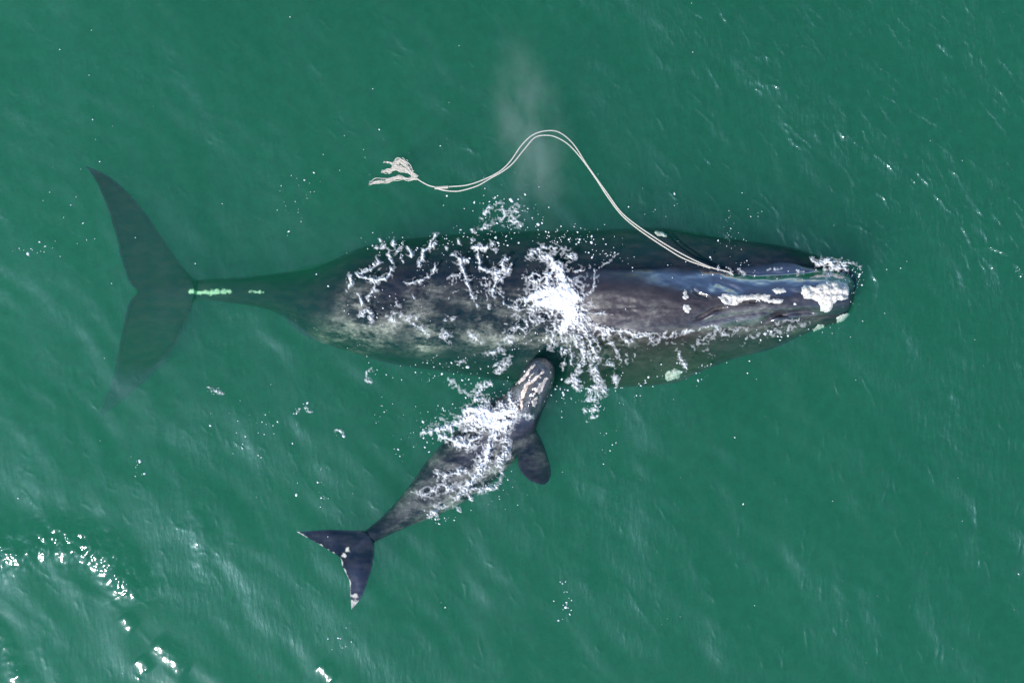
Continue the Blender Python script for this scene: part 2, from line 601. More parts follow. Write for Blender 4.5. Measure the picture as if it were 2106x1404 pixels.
A_FLUKE = {
    'mid': [(400, 595, -0.66), (345, 598, -0.62), (286, 600, -0.58)],
    # side +1 is the ring's first half, the lower lobe in the picture
    'lead': {-1: [(400, 576, -0.66), (375, 548, -0.62), (340, 500, -0.56), (300, 440, -0.50), (255, 388, -0.44), (215, 358, -0.40), (176, 341, -0.37)],
             1: [(400, 614, -0.66), (388, 650, -0.66), (362, 705, -0.72), (325, 755, -0.89), (282, 797, -1.06), (240, 832, -1.31), (196, 868, -1.60)]},
    'trail': {-1: [(286, 600, -0.58), (266, 580, -0.57), (254, 545, -0.54), (246, 520, -0.54), (243, 498, -0.52), (232, 462, -0.49), (223, 432, -0.46), (206, 390, -0.42), (198, 372, -0.40), (176, 341, -0.37)],
              1: [(286, 600, -0.58), (266, 622, -0.61), (256, 660, -0.68), (250, 690, -0.82), (243, 722, -0.89), (236, 760, -1.02), (228, 790, -1.15), (214, 828, -1.38), (196, 868, -1.60)]},
    'thick': 0.07,
}


def groove(PX, PY, pts, w, depth):
    d, t = polyline_dist(PX, PY, pts)
    return -depth * np.exp(-(d / w) ** 2) * np.clip(np.minimum(t, 1 - t) * 6, 0, 1)


def adult_bumps(PX, PY):
    x = PX
    cyk = pchip([1100, 1200, 1300, 1400, 1500, 1600, 1700, 1760], [622, 622, 624, 622, 616, 610, 606, 606], x)
    amp = pchip([1020, 1080, 1150, 1260, 1340, 1450, 1600, 1700, 1745, 1758], [0, 0, .16, .40, .52, .54, .53, .52, .38, .06], x) * (x > 1020)
    wu = pchip([1150, 1250, 1350, 1450, 1600, 1700, 1760], [60, 66, 64, 54, 50, 50, 48], x)
    wl_ = pchip([1150, 1250, 1350, 1450, 1600, 1700, 1760], [60, 74, 78, 72, 60, 46, 40], x)
    d = (PY - cyk) / np.where(PY < cyk, wu, wl_)
    ex = np.where(PY < cyk, 3.2 - 1.5 * smooth(1300, 1400, x) * smooth(1690, 1620, x), 3.2)
    b = amp * np.exp(-np.abs(d) ** ex)
    # mouth line, lip swell and folds round the blowholes
    b = b + groove(PX, PY, [(1495, 630), (1535, 618), (1567, 624)], 5, .07)
    b = b + groove(PX, PY, [(1560, 663), (1600, 646), (1655, 640), (1690, 642)], 6, .14)
    b = b + groove(PX, PY, [(1422, 660), (1445, 650), (1470, 636), (1500, 632)], 5, .10)
    b = b + groove(PX, PY, [(1420, 592), (1436, 606), (1462, 614)], 5, .06)
    b = b + groove(PX, PY, [(1458, 598), (1470, 582), (1500, 590), (1530, 604)], 8, .06)
    b = b + groove(PX, PY, [(1440, 666), (1500, 650), (1570, 640), (1640, 655)], 4.5, .07)
    b = b + groove(PX, PY, [(1480, 560), (1560, 566), (1650, 562), (1700, 560)], 6, .06)
    b = b - groove(PX, PY, [(1400, 570), (1470, 578), (1560, 585), (1680, 580)], 14, .03)
    b = b - groove(PX, PY, [(1430, 645), (1480, 645), (1560, 634), (1640, 628)], 12, .02)
    b = b + 0.022 * fbm(PX / 34, PY / 15, 4, 5) * smooth(1180, 1300, x)
    b = b + 0.03 * fbm(PX / 90, PY / 60, 3, 9) * smooth(600, 800, x) * smooth(1300, 1150, x)
    return b


PXa, PYa, Za, Xa, Ya = whale_loft(A_SPINE, A_FLUKE, adult_bumps, 620, 80, lambda x: (.44 - .02 * smooth(1300, 1000, x)) * smooth(560, 900, x) * smooth(1750, 1600, x))
mid_y = pchip(A_X[::-1], [(a + b) / 2 for a, b in zip(A_U, A_L)][::-1], np.clip(PXa, 400, 1757))
pale = 1.1 * smooth(125, 72, PYa - mid_y + 25 * fbm(PXa / 60, PYa / 40, 2, 78)) * smooth(-55, 55, PYa - mid_y + 70 * fbm(PXa / 110, PYa / 70, 3, 2)) * np.clip(.75 + 1.1 * fbm(PXa / 70, PYa / 55, 2, 77), .1, 1.2) * smooth(615, 740, PXa) * smooth(1420, 1180, PXa)
pale = 1.1 * pale * (0.7 + 0.3 * smooth(1000, 760, PXa)) + 0.10 * smooth(60, 110, PYa - mid_y) * smooth(1250, 1400, PXa) * smooth(1740, 1600, PXa)
brown0 = smooth(1140, 1240, PXa) * smooth(1760, 1400, PXa) * smooth(560, 590, PYa)
head_sheen = 0.40 * smooth(700, 670, PYa) * np.maximum(  # pale tone painted in for the sun's sheen on the head
    smooth(0, 20, PXa - 1320 + 25 * fbm(PXa / 20, PYa / 12, 3, 31)) * smooth(1750, 1600, PXa) * smooth(612, 645, PYa + 14 * fbm(PXa / 30, PYa / 14, 3, 33)),
    smooth(1200, 1215, PXa) * smooth(1290, 1275, PXa + 12 * fbm(PXa / 30, PYa / 8, 3, 35)) * smooth(615, 625, PYa) * smooth(655, 643, PYa))
scar = np.zeros_like(PXa)
d, _ = polyline_dist(PXa, PYa, [(392, 600), (425, 601), (470, 599)])
scar = np.maximum(scar, 0.92 * np.exp(-(d / 7.0) ** 2))
d, _ = polyline_dist(PXa, PYa, [(515, 600), (540, 601)])
scar = np.maximum(scar, 0.7 * np.exp(-(d / 5) ** 2))
d, _ = polyline_dist(PXa, PYa, [(605, 645), (635, 675), (680, 696)])
scar = np.maximum(scar, 0.26 * np.exp(-(d / 22) ** 2))
scar = np.maximum(scar, 0)
ridge_y = pchip([1150, 1320, 1400, 1480, 1600, 1700, 1760], [560, 572, 590, 600, 600, 590, 585], PXa)
wet = .10 + .9 * smooth(14, -6, PYa - ridge_y + 12 * fbm(PXa / 45, PYa / 12, 3, 55)) * smooth(1290, 1400, PXa + 40 * fbm(PXa / 60, PYa / 25, 2, 56))
wet = wet + .30 * smooth(625, 660, PYa) * smooth(1400, 1480, PXa)
brown = brown0 * (1 - .85 * smooth(.2, .8, wet))
whale = thing('whale', 'large dark adult whale swimming at the surface with white crusty patches on its head', 'whale', (1.0, 0.8, -2.6))
adult_body = loft_mesh('body', PXa, PYa, Za, Xa, Ya, M_SKIN, whale, {'pale': np.clip(pale + head_sheen, 0, 1.3), 'brown': brown, 'scar': scar, 'wet': np.clip(wet, 0, 1), 'sky_slate': smooth(600, 430, PXa)})

# ---- the calf
C_SPINE = [
    # px, py, half-width, z widest, z back, z belly, squareness
    [1121, 736, 3, .02, .10, -.10, 2.2], [1120, 740, 15, .00, .20, -.2, 2.2], [1117, 748, 25, -.02, .27, -.3, 2.2], [1112, 762, 31, -.05, .32, -.42, 2.2], [1104, 782, 35, -.08, .34, -.52, 2.2],
    [1092, 806, 38, -.12, .30, -.62, 2.1], [1076, 832, 42, -.18, .18, -.7, 2.0], [1054, 860, 56, -.25, .06, -.8, 2.0], [1024, 892, 62, -.30, .00, -.9, 2.0],
    [990, 924, 65, -.34, -.02, -.95, 2.0], [952, 958, 63, -.36, -.03, -.95, 2.0], [915, 990, 56, -.36, -.05, -.9, 2.0], [880, 1020, 45, -.36, -.08, -.8, 2.0],
    [845, 1046, 33, -.34, -.10, -.65, 2.0], [815, 1067, 24, -.30, -.10, -.5, 2.0], [785, 1087, 18, -.25, -.08, -.4, 2.0], [760, 1103, 15, -.20, -.06, -.32, 2.0]]
C_FLUKE = {
    'mid': [(760, 1103, -.18), (732, 1126, -.12), (702, 1151, -.06)],
    'lead': {-1: [(753, 1092, -.16), (740, 1090, -.13), (719, 1090, -.1), (674, 1089, -.06), (640, 1091, -.05), (610, 1093, -.08)],
             1: [(769, 1114, -.16), (770, 1130, -.12), (766, 1160, -.06), (757, 1190, -.03), (744, 1226, .0), (723, 1253, -.01)]},
    'trail': {-1: [(702, 1151, -.06), (697, 1143, -.06), (683, 1135, -.05), (662, 1122, -.05), (637, 1108, -.06), (610, 1093, -.08)],
              1: [(702, 1151, -.06), (703, 1160, -.05), (708, 1172, -.03), (718, 1192, -.01), (720, 1215, 0), (723, 1253, -.01)]},
    'thick': 0.045,
}


def calf_bumps(PX, PY):
    b = 0.0
    # the narrow upper jaw lies as a ridge down the middle of the head, a lip on each side
    d, t = polyline_dist(PX, PY, [(1122, 760), (1108, 790), (1094, 815), (1086, 845)])
    b = b + .10 * np.exp(-(d / 16) ** 2) * smooth(880, 845, PY)
    b = b + groove(PX, PY, [(1130, 770), (1112, 802), (1102, 835)], 5, .05)
    b = b + groove(PX, PY, [(1112, 775), (1090, 786), (1075, 815), (1072, 842)], 5, .05)
    return b + .02 * fbm(PX / 40, PY / 40, 3, 21) + .055 * fbm(PX / 15, PY / 15, 3, 22) * smooth(870, 830, PY)


PXc, PYc, Zc, Xc, Yc = whale_loft(C_SPINE, C_FLUKE, calf_bumps, 260, 60)
calf = thing('whale_calf', 'small dark whale calf nosing the flank of the large whale with foam on its back', 'whale', (-0.8, -2.6, -0.9))
palec = 0.9 * smooth(1110, 1000, PXc) * smooth(770, 830, PXc) * (0.6 + 0.7 * smooth(0, 60, (PYc - 958) * .75 + (PXc - 952) * .65))
palec = palec + 0.16 * smooth(860, 780, PYc) * smooth(735, 770, PYc)
brownc = .6 * smooth(900, 820, PYc) * smooth(745, 790, PYc)
scarc = np.zeros_like(PXc)
for (x, y, r_) in ((715, 1132, 7), (708, 1141, 6), (727, 1240, 12), (730, 1224, 9)):
    scarc = np.maximum(scarc, np.exp(-((PXc - x) ** 2 + (PYc - y) ** 2) / r_ ** 2))
for sd_ in (1, -1):
    dd, tt = polyline_dist(PXc, PYc, C_FLUKE['trail'][sd_])
    scarc = np.maximum(scarc, 1.05 * np.exp(-(dd / 3.4) ** 2) * (PXc < 723) * np.clip(.75 + 1.1 * fbm(PXc / 18, PYc / 18, 2, 91), .0, 1.1))
calf_body = loft_mesh('body', PXc, PYc, Zc, Xc, Yc, M_CALF, calf, {'pale': palec, 'brown': brownc, 'scar': scarc, 'wet': np.full(PXc.shape, .18) + .25 * smooth(800, 740, PXc), 'sky_slate': smooth(800, 740, PXc)})

# flipper of the calf: a thick paddle
FL = spline([(1060, 868), (1098, 874), (1115, 906), (1125, 936), (1133, 965), (1129, 988), (1118, 998), (1092, 990), (1072, 970), (1065, 950), (1066, 926), (1052, 902), (1046, 885)], 120)
# split into two edges from the root to the tip
lead_e = spline([(1088, 858), (1100, 878), (1115, 906), (1125, 936), (1133, 965), (1130, 986), (1119, 997)], 60)
trail_e = spline([(1036, 872), (1052, 900), (1066, 926), (1065, 950), (1072, 970), (1092, 989), (1119, 997)], 60)
na = 24
an = np.linspace(0, 2 * math.pi, na, endpoint=False)
tt = np.linspace(0, 1, 60)[:, None]
mx_ = (lead_e + trail_e) / 2
FPX = mx_[:, 0:1] + (lead_e - trail_e)[:, 0:1] / 2 * np.cos(an)[None]
FPY = mx_[:, 1:2] + (lead_e - trail_e)[:, 1:2] / 2 * np.cos(an)[None]
FZ = -.22 + .10 * tt * np.ones((1, na)) - 0.05 * np.cos(an)[None] + (0.12 * (1 - tt) ** .7 + 0.02) * np.sin(an)[None] * np.sqrt(np.clip(1 - tt ** 6, 0, 1))
FX_, FY_ = P(FPX, FPY, FZ)
flip = mesh_obj('flipper', np.stack([FX_, FY_, FZ], -1).reshape(-1, 3), grid_faces(60, na, True), M_CALF, calf,
                attrs={'wet': np.full(FZ.size, .2), 'pale': 0.35 * np.ones(FZ.size) * smooth(1000, 900, FPY.ravel()), 'brown': np.zeros(FZ.size), 'scar': .9 * np.exp(-((FPX - 1119) ** 2 + (FPY - 998) ** 2) / 25).ravel()})

bpy.context.view_layer.update()


def bvh_of(objs):
    out = []
    dg = bpy.context.evaluated_depsgraph_get()
    for o in objs:
        out.append(BVHTree.FromObject(o, dg))
    return out, [o.matrix_world.copy() for o in objs]


_bv = None


def top_z(X, Y, floor=-9.0):
    """height of the highest animal surface under each point"""
    global _bv
    if _bv is None:
        tr = []
        for o in (adult_body, calf_body, flip):
            me = o.data
            mw = o.matrix_world
            vs_ = [mw @ v.co for v in me.vertices]
            tr.append(BVHTree.FromPolygons(vs_, [tuple(p.vertices) for p in me.polygons]))
        _bv = tr
    X, Y = np.asarray(X, float).ravel(), np.asarray(Y, float).ravel()
    out = np.full(X.shape, floor)
    dn = Vector((0, 0, -1))
    for i in range(len(X)):
        for t in _bv:
            h = t.ray_cast(Vector((X[i], Y[i], 3.0)), dn, 12.0)
            if h[0] is not None and h[0].z > out[i]:
                out[i] = h[0].z
    return out


# ---- callosities: crusty raised patches, each its own mesh on the skin
def patch(name, poly, mat, parent, height=0.05, seed=0, step=2.0, base=None, edge=None, rag=4.5):
    """a lumpy crust over the closed outline poly (px), following the skin beneath"""
    poly = spline(np.vstack([poly, poly[:1]]), 80)[:-1]
    edge = edge or 6.0
    x0, y0 = poly.min(0) - 4
    x1, y1 = poly.max(0) + 4
    nx, ny = int((x1 - x0) / step) + 2, int((y1 - y0) / step) + 2
    gx, gy = np.meshgrid(x0 + step * np.arange(nx), y0 + step * np.arange(ny), indexing='ij')
    closed = np.vstack([poly, poly[:1]])
    d, _ = polyline_dist(gx, gy, closed)
    d = np.where(inside(gx, gy, poly), d, -d) + rag * fbm(gx / 8, gy / 8, 3, seed)
    keep = d > -1.0
    X, Y = P(gx, gy, 0.15 if base is None else base)
    z = top_z(X[keep], Y[keep])
    zz = np.full(gx.shape, -9.0)
    zz[keep] = z
    lump = np.clip(d / edge, 0, 1) ** 0.5
    h = height * lump * (0.75 + 0.9 * fbm(gx / 12, gy / 12, 3, seed + 3) - 0.7 * np.clip(ridged(gx / 9, gy / 9, 2, seed + 8) - .55, 0, 1))
    zz = np.where(keep & (zz > -8), zz + h - 0.015, zz)
    ok = keep & (zz > -8)
    fidx = -np.ones(gx.shape, int)
    fidx[ok] = np.arange(ok.sum())
    q = np.stack([fidx[:-1, :-1], fidx[:-1, 1:], fidx[1:, 1:], fidx[1:, :-1]], -1).reshape(-1, 4)
    q = q[(q >= 0).all(1)]
    X, Y = P(gx, gy, zz)
    v = np.stack([X, Y, zz], -1)[ok]
    return mesh_obj(name, v, q, mat, parent)


CALLOS = [
    ([(1647, 592), (1656, 586), (1675, 588), (1690, 580), (1712, 577), (1735, 578), (1748, 592), (1749, 606), (1742, 616), (1722, 620), (1714, 628), (1708, 640), (1697, 643), (1686, 638), (1684, 622), (1670, 616), (1652, 612)], .12, None),
    ([(1477, 612), (1486, 603), (1504, 603), (1520, 607), (1545, 605), (1575, 604), (1586, 608), (1584, 614), (1600, 614), (1613, 616), (1606, 624), (1585, 624), (1560, 617), (1530, 620), (1510, 628), (1490, 626)], .08, None),
    ([(1585, 596), (1595, 592), (1612, 592), (1619, 598), (1612, 604), (1594, 603)], .06, None),
    ([(1408, 594), (1414, 600), (1417, 611), (1412, 617), (1404, 614), (1403, 604)], .06, None),
    ([(1404, 627), (1411, 624), (1420, 632), (1418, 643), (1409, 643), (1404, 636)], .06, None),
    ([(1630, 623), (1636, 621), (1640, 626), (1634, 630)], .04, None),
    ([(1719, 655), (1728, 647), (1742, 644), (1750, 646), (1746, 656), (1732, 664), (1721, 664)], .10, -.1),
    ([(1671, 676), (1682, 667), (1695, 668), (1694, 676), (1684, 682), (1673, 681)], .10, -.2),
    ([(1343, 477), (1352, 473), (1366, 477), (1377, 484), (1368, 488), (1352, 486)], .07, -.55),
    ([(1366, 770), (1376, 761), (1392, 758), (1402, 762), (1398, 774), (1384, 782), (1370, 781)], .10, -.4),
]




def strip(path, w):
    """closed outline round a path of half-widths w"""
    p = spline(path, 24)
    t = np.gradient(p, axis=0)
    t /= np.linalg.norm(t, axis=1, keepdims=True)
    n = np.stack([-t[:, 1], t[:, 0]], -1)
    ww = (w * np.sin(np.linspace(.25, math.pi - .25, 24)) ** .6)[:, None]
    return np.vstack([p + n * ww, (p - n * ww)[::-1]])


zc = lambda *p: [(820 + a / 3.9, 680 + b / 3.9) for a, b in p]
CALF_CALLOS = [
    (strip(zc((845, 465), (900, 435), (950, 420), (1010, 370), (1055, 310), (1095, 268)), 4.6), .035),
    (strip(zc((985, 650), (983, 560), (1008, 480), (1035, 420), (1085, 392), (1135, 350), (1165, 325)), 4.6), .04),
    (strip(zc((1080, 625), (1092, 545), (1118, 485), (1150, 430), (1195, 370)), 7.0), .04),
    (strip(zc((1030, 400), (1075, 345), (1120, 310)), 2.2), .03),
]
# ------------------------------------------------------------------ the sea
def wave_height(X, Y, px, py):
    r2 = np.random.default_rng(11)
    h = np.zeros_like(X)
    wx, wy = X + 0.5 * fbm(X / 3.1, Y / 3.1, 2, 41), Y + 0.5 * fbm(X / 3.1, Y / 3.1, 2, 43)
    for i in range(26):
        lam = math.exp(r2.uniform(math.log(0.5), math.log(5.0)))
        a = math.radians(38 + r2.normal(0, 26))
        kx, ky = math.cos(a), math.sin(a)
        ph = 2 * math.pi * (kx * wx + ky * wy) / lam + r2.uniform(0, 6.28)
        slope = 0.016
        h += slope * lam / (2 * math.pi) * np.sin(ph)
    # short sharp crests, long across the wind
    c, s = math.cos(R(38)), math.sin(R(38))
    a_, b_ = X * c + Y * s, -X * s + Y * c
    a2 = a_ + 0.35 * fbm(X / 1.3, Y / 1.3, 3, 51)
    h += 0.020 * np.clip(ridged(a2 / 1.6, b_ / 3.6, 3, 61) - 0.2, 0, None) ** 2
    for pts, hh, w in CRESTS:
        pa = np.array(pts)
        m = 4 * w + 6
        i0, i1 = np.searchsorted(px[:, 0], [pa[:, 0].min() - m, pa[:, 0].max() + m])
        j0, j1 = np.searchsorted(-py[0], [-(pa[:, 1].max() + m), -(pa[:, 1].min() - m)])
        if i1 <= i0 or j1 <= j0:
            continue
        sl = (slice(i0, i1), slice(j0, j1))
        x_ = px[sl] + 5 * fbm(px[sl] / 20, py[sl] / 20, 2, 73)
        y_ = py[sl] + 5 * fbm(px[sl] / 20, py[sl] / 20, 2, 74)
        d, t = polyline_dist(x_, y_, spline(pts, 14) if len(pts) > 2 else pts)
        h[sl] += hh * np.exp(-(d / w) ** 2) * np.sin(math.pi * t) ** .7
    for pts, hh, w in RIDGES:
        d, t = polyline_dist(px, py, pts)
        h += hh * np.exp(-(d / w) ** 2) * np.clip(np.minimum(t, 1 - t) * 8, 0, 1) * (1 + .6 * fbm(px / 25, py / 25, 3, 71))
    return h


RIDGES = [
    ([(-40, 1135), (0, 1110), (40, 1130), (80, 1112), (130, 1106), (180, 1118), (225, 1140), (258, 1178), (280, 1212), (288, 1240)], .115, 40),
    ([(318, 1315), (345, 1338), (372, 1365), (392, 1376)], .045, 18),
    ([(255, 1262), (268, 1280), (280, 1290)], .03, 12),
    ([(285, 1350), (298, 1364), (306, 1380)], .03, 13),
    ([(-30, 1270), (0, 1305), (20, 1350), (50, 1404)], .045, 20),
    ([(655, 1362), (674, 1380), (690, 1398)], .024, 13),
]


def crest_lines():
    z8 = lambda *p: [(1500 + a / 2.005, b / 2.005) for a, b in p]
    out = []
    for w, pts in (
            (2.2, z8((340, 20), (370, 45), (400, 78))), (2, z8((460, 15), (500, 45), (535, 80))), (2.4, z8((1155, 85), (1165, 120), (1180, 150))), (2, z8((1110, 45), (1145, 50))),
            (3, z8((848, 170), (885, 190), (930, 232))), (2, z8((980, 200), (1020, 245))), (2, z8((190, 150), (220, 180), (250, 215))), (2, z8((290, 180), (315, 185))), (2, z8((440, 185), (480, 205), (485, 245))),
            (2, z8((510, 325), (555, 350))), (2.4, z8((660, 340), (690, 380), (705, 400))), (2, z8((610, 385), (660, 405), (710, 438))), (2.6, z8((720, 412), (760, 455), (810, 485), (850, 510), (892, 530))),
            (2, z8((940, 535), (970, 550))), (2, z8((885, 350), (910, 385))), (3, z8((1020, 390), (1060, 440), (1110, 500), (1155, 570))), (2, z8((985, 480), (1000, 505))), (2, z8((1190, 640), (1205, 670))), (2, z8((145, 345), (210, 360))),
            (2.2, z8((460, 910), (540, 935), (600, 965))), (2.6, z8((600, 965), (650, 1000), (680, 1040), (710, 1085))), (2.2, z8((690, 945), (770, 920))), (2, z8((590, 890), (640, 935))),
            (2.6, z8((925, 830), (960, 890), (975, 950), (1000, 1010), (1025, 1035))), (3, z8((1025, 1035), (1080, 1020), (1130, 1040), (1190, 1060))), (2.2, z8((1015, 835), (1040, 880), (1060, 900))),
            (2.6, z8((570, 1090), (610, 1160), (612, 1210), (590, 1280))), (2.2, z8((1160, 1080), (1210, 1105)))):
        out.append((pts, .0085 * w, 1.3 * w))
    r5 = np.random.default_rng(31)

    def scatter(n, x0, x1, y0, y1, a0, a1, l0, l1, amp):
        for _ in range(n):
            x, y = r5.uniform(x0, x1), r5.uniform(y0, y1)
            a, L = R(r5.uniform(a0, a1)), math.exp(r5.uniform(math.log(l0), math.log(l1)))
            bend = r5.uniform(-.5, .5)
            pts = [(x + L * t * math.cos(a + bend * t), y + L * t * math.sin(a + bend * t)) for t in (-.5, -.2, .2, .5)]
            w = r5.uniform(1.7, 2.6)
            out.append((pts, amp * .008 * w * r5.uniform(.5, 1.0), w))
    scatter(190, 1350, 2110, -10, 560, 35, 68, 22, 85, 1.15)
    scatter(110, 1500, 2110, 560, 1410, 60, 112, 18, 75, .95)
    scatter(80, 700, 1350, -10, 420, 25, 60, 15, 50, .6)
    scatter(80, -10, 700, -10, 460, 25, 75, 15, 60, .4)
    scatter(170, -10, 1000, 760, 1410, 30, 80, 14, 60, .45)
    scatter(70, 900, 1500, 950, 1410, 35, 90, 15, 60, .55)
    return out


CRESTS = crest_lines()


def axis(lo, hi, step, far, k=1.35):
    a = list(np.arange(lo, hi + step / 2, step))
    s = step
    left, right = [lo], [a[-1]]
    while right[-1] < far:
        s *= k
        left.append(left[-1] - s)
        right.append(right[-1] + s)
    return np.array(left[1:][::-1] + a + right[1:])


SIL = [[(x, u_) for x, u_ in zip(A_X, A_U)] + [(x, l_) for x, l_ in list(zip(A_X, A_L))[::-1]]]
SIL.append([tuple(p[:2]) for p in A_FLUKE['lead'][-1]] + [tuple(p[:2]) for p in A_FLUKE['trail'][-1][::-1]] + [tuple(p[:2]) for p in A_FLUKE['trail'][1]] + [tuple(p[:2]) for p in A_FLUKE['lead'][1][::-1]])
_n = len(C_SPINE)
_c = np.asarray(C_SPINE)
_t = np.gradient(_c[:, :2], axis=0)
_t /= np.linalg.norm(_t, axis=1, keepdims=True)
_l = _c[:, :2] + np.stack([-_t[:, 1], _t[:, 0]], -1) * _c[:, 2:3]
_r = _c[:, :2] - np.stack([-_t[:, 1], _t[:, 0]], -1) * _c[:, 2:3]
SIL.append([tuple(p) for p in _l] + [tuple(p) for p in _r[::-1]])
SIL.append([tuple(p[:2]) for p in C_FLUKE['lead'][-1]] + [tuple(p[:2]) for p in C_FLUKE['trail'][-1][::-1]] + [tuple(p[:2]) for p in C_FLUKE['trail'][1]] + [tuple(p[:2]) for p in C_FLUKE['lead'][1][::-1]])
SIL.append([tuple(p) for p in lead_e] + [tuple(p) for p in trail_e[::-1]])


def silhouette(px, py):
    m = np.zeros(px.shape, bool)
    for s_ in SIL:
        m |= inside(px, py, s_)
    return m


def build_sea():
    ax, ay = axis(-11.6, 11.6, 0.025, 600), axis(-8.0, 8.0, 0.025, 600)
    X, Y = np.meshgrid(ax, ay, indexing='ij')
    px, py = X * 100 + 1053, 702 - Y * 100
    near = smooth(60, 12, np.maximum(np.abs(X), np.abs(Y)))
    h = wave_height(X, Y, px, py) * near
    m = silhouette(px, py).astype(float)
    for k in (3, 3, 2):
        mm = np.pad(m, k, mode='edge')
        cs = np.cumsum(mm, 0)
        mm = (cs[2 * k:] - np.vstack([np.zeros((1, cs.shape[1])), cs[:-2 * k - 1]])) / (2 * k + 1)
        cs = np.cumsum(mm, 1)
        m = (cs[:, 2 * k:] - np.hstack([np.zeros((cs.shape[0], 1)), cs[:, :-2 * k - 1]])) / (2 * k + 1)
    m = m * (1 - smooth(700, 840, py) * (px < 420))          # the deep lower fluke lies well under the unbroken surface
    open_sea = smooth(0.80, 0.30, m)
    chop = np.clip(0.55 + 0.7 * fbm(X / 4.0, Y / 4.0, 3, 81) + 1.3 * smooth(3, 12, X + Y * 0.9) + 0.02 * smooth(0, 8, -X * .6 - Y), 0.15, 2.6)
    for pts, _h, _w in RIDGES:
        d, _t = polyline_dist(px, py, pts)
        chop *= 1 - .5 * np.exp(-(d / 50) ** 2)
    f = grid_faces(len(ax), len(ay))
    keep = (m.ravel()[f] < 0.80).any(1)
    o = mesh_obj('water_surface', np.stack([X, Y, h], -1).reshape(-1, 3), f[keep], M_SURF, attrs={'open_sea': open_sea.ravel(), 'chop': chop.ravel()})
    o['kind'] = 'structure'
    L, D = 600.0, 12.0
    v = [(x, y, z) for z in (-D, -0.004) for y in (-L, L) for x in (-L, L)]
    fs = [[0, 2, 3, 1], [4, 5, 7, 6], [0, 1, 5, 4], [2, 6, 7, 3], [0, 4, 6, 2], [1, 3, 7, 5]]
    w = mesh_obj('water', v, fs, M_WATER, smooth_shade=False)
    w['kind'] = 'structure'
    b = mesh_obj('seabed', [(-L * 1.02, -L * 1.02, -D - .2), (L * 1.02, -L * 1.02, -D - .2), (L * 1.02, L * 1.02, -D - .2), (-L * 1.02, L * 1.02, -D - .2)], [[0, 1, 2, 3]], M_BED, smooth_shade=False)
    b['kind'] = 'structure'


build_sea()
for i, (poly, hh, base) in enumerate(CALLOS):
    patch('callosity', np.array(poly, float), M_CALL, whale, hh, seed=90 + i, base=base)
for i, (poly, hh) in enumerate(CALF_CALLOS):
    patch('callosity', np.array(poly, float), M_CALLP, calf, hh, seed=130 + i, step=1.0, edge=3.0, rag=3.5)


# ------------------------------------------------------------------ foam: lacy white water, traced where it lies, as thin raised meshes
def zoom(u0, v0, k, pts):
    return [(u0 + a / k, v0 + b / k) for a, b in pts]


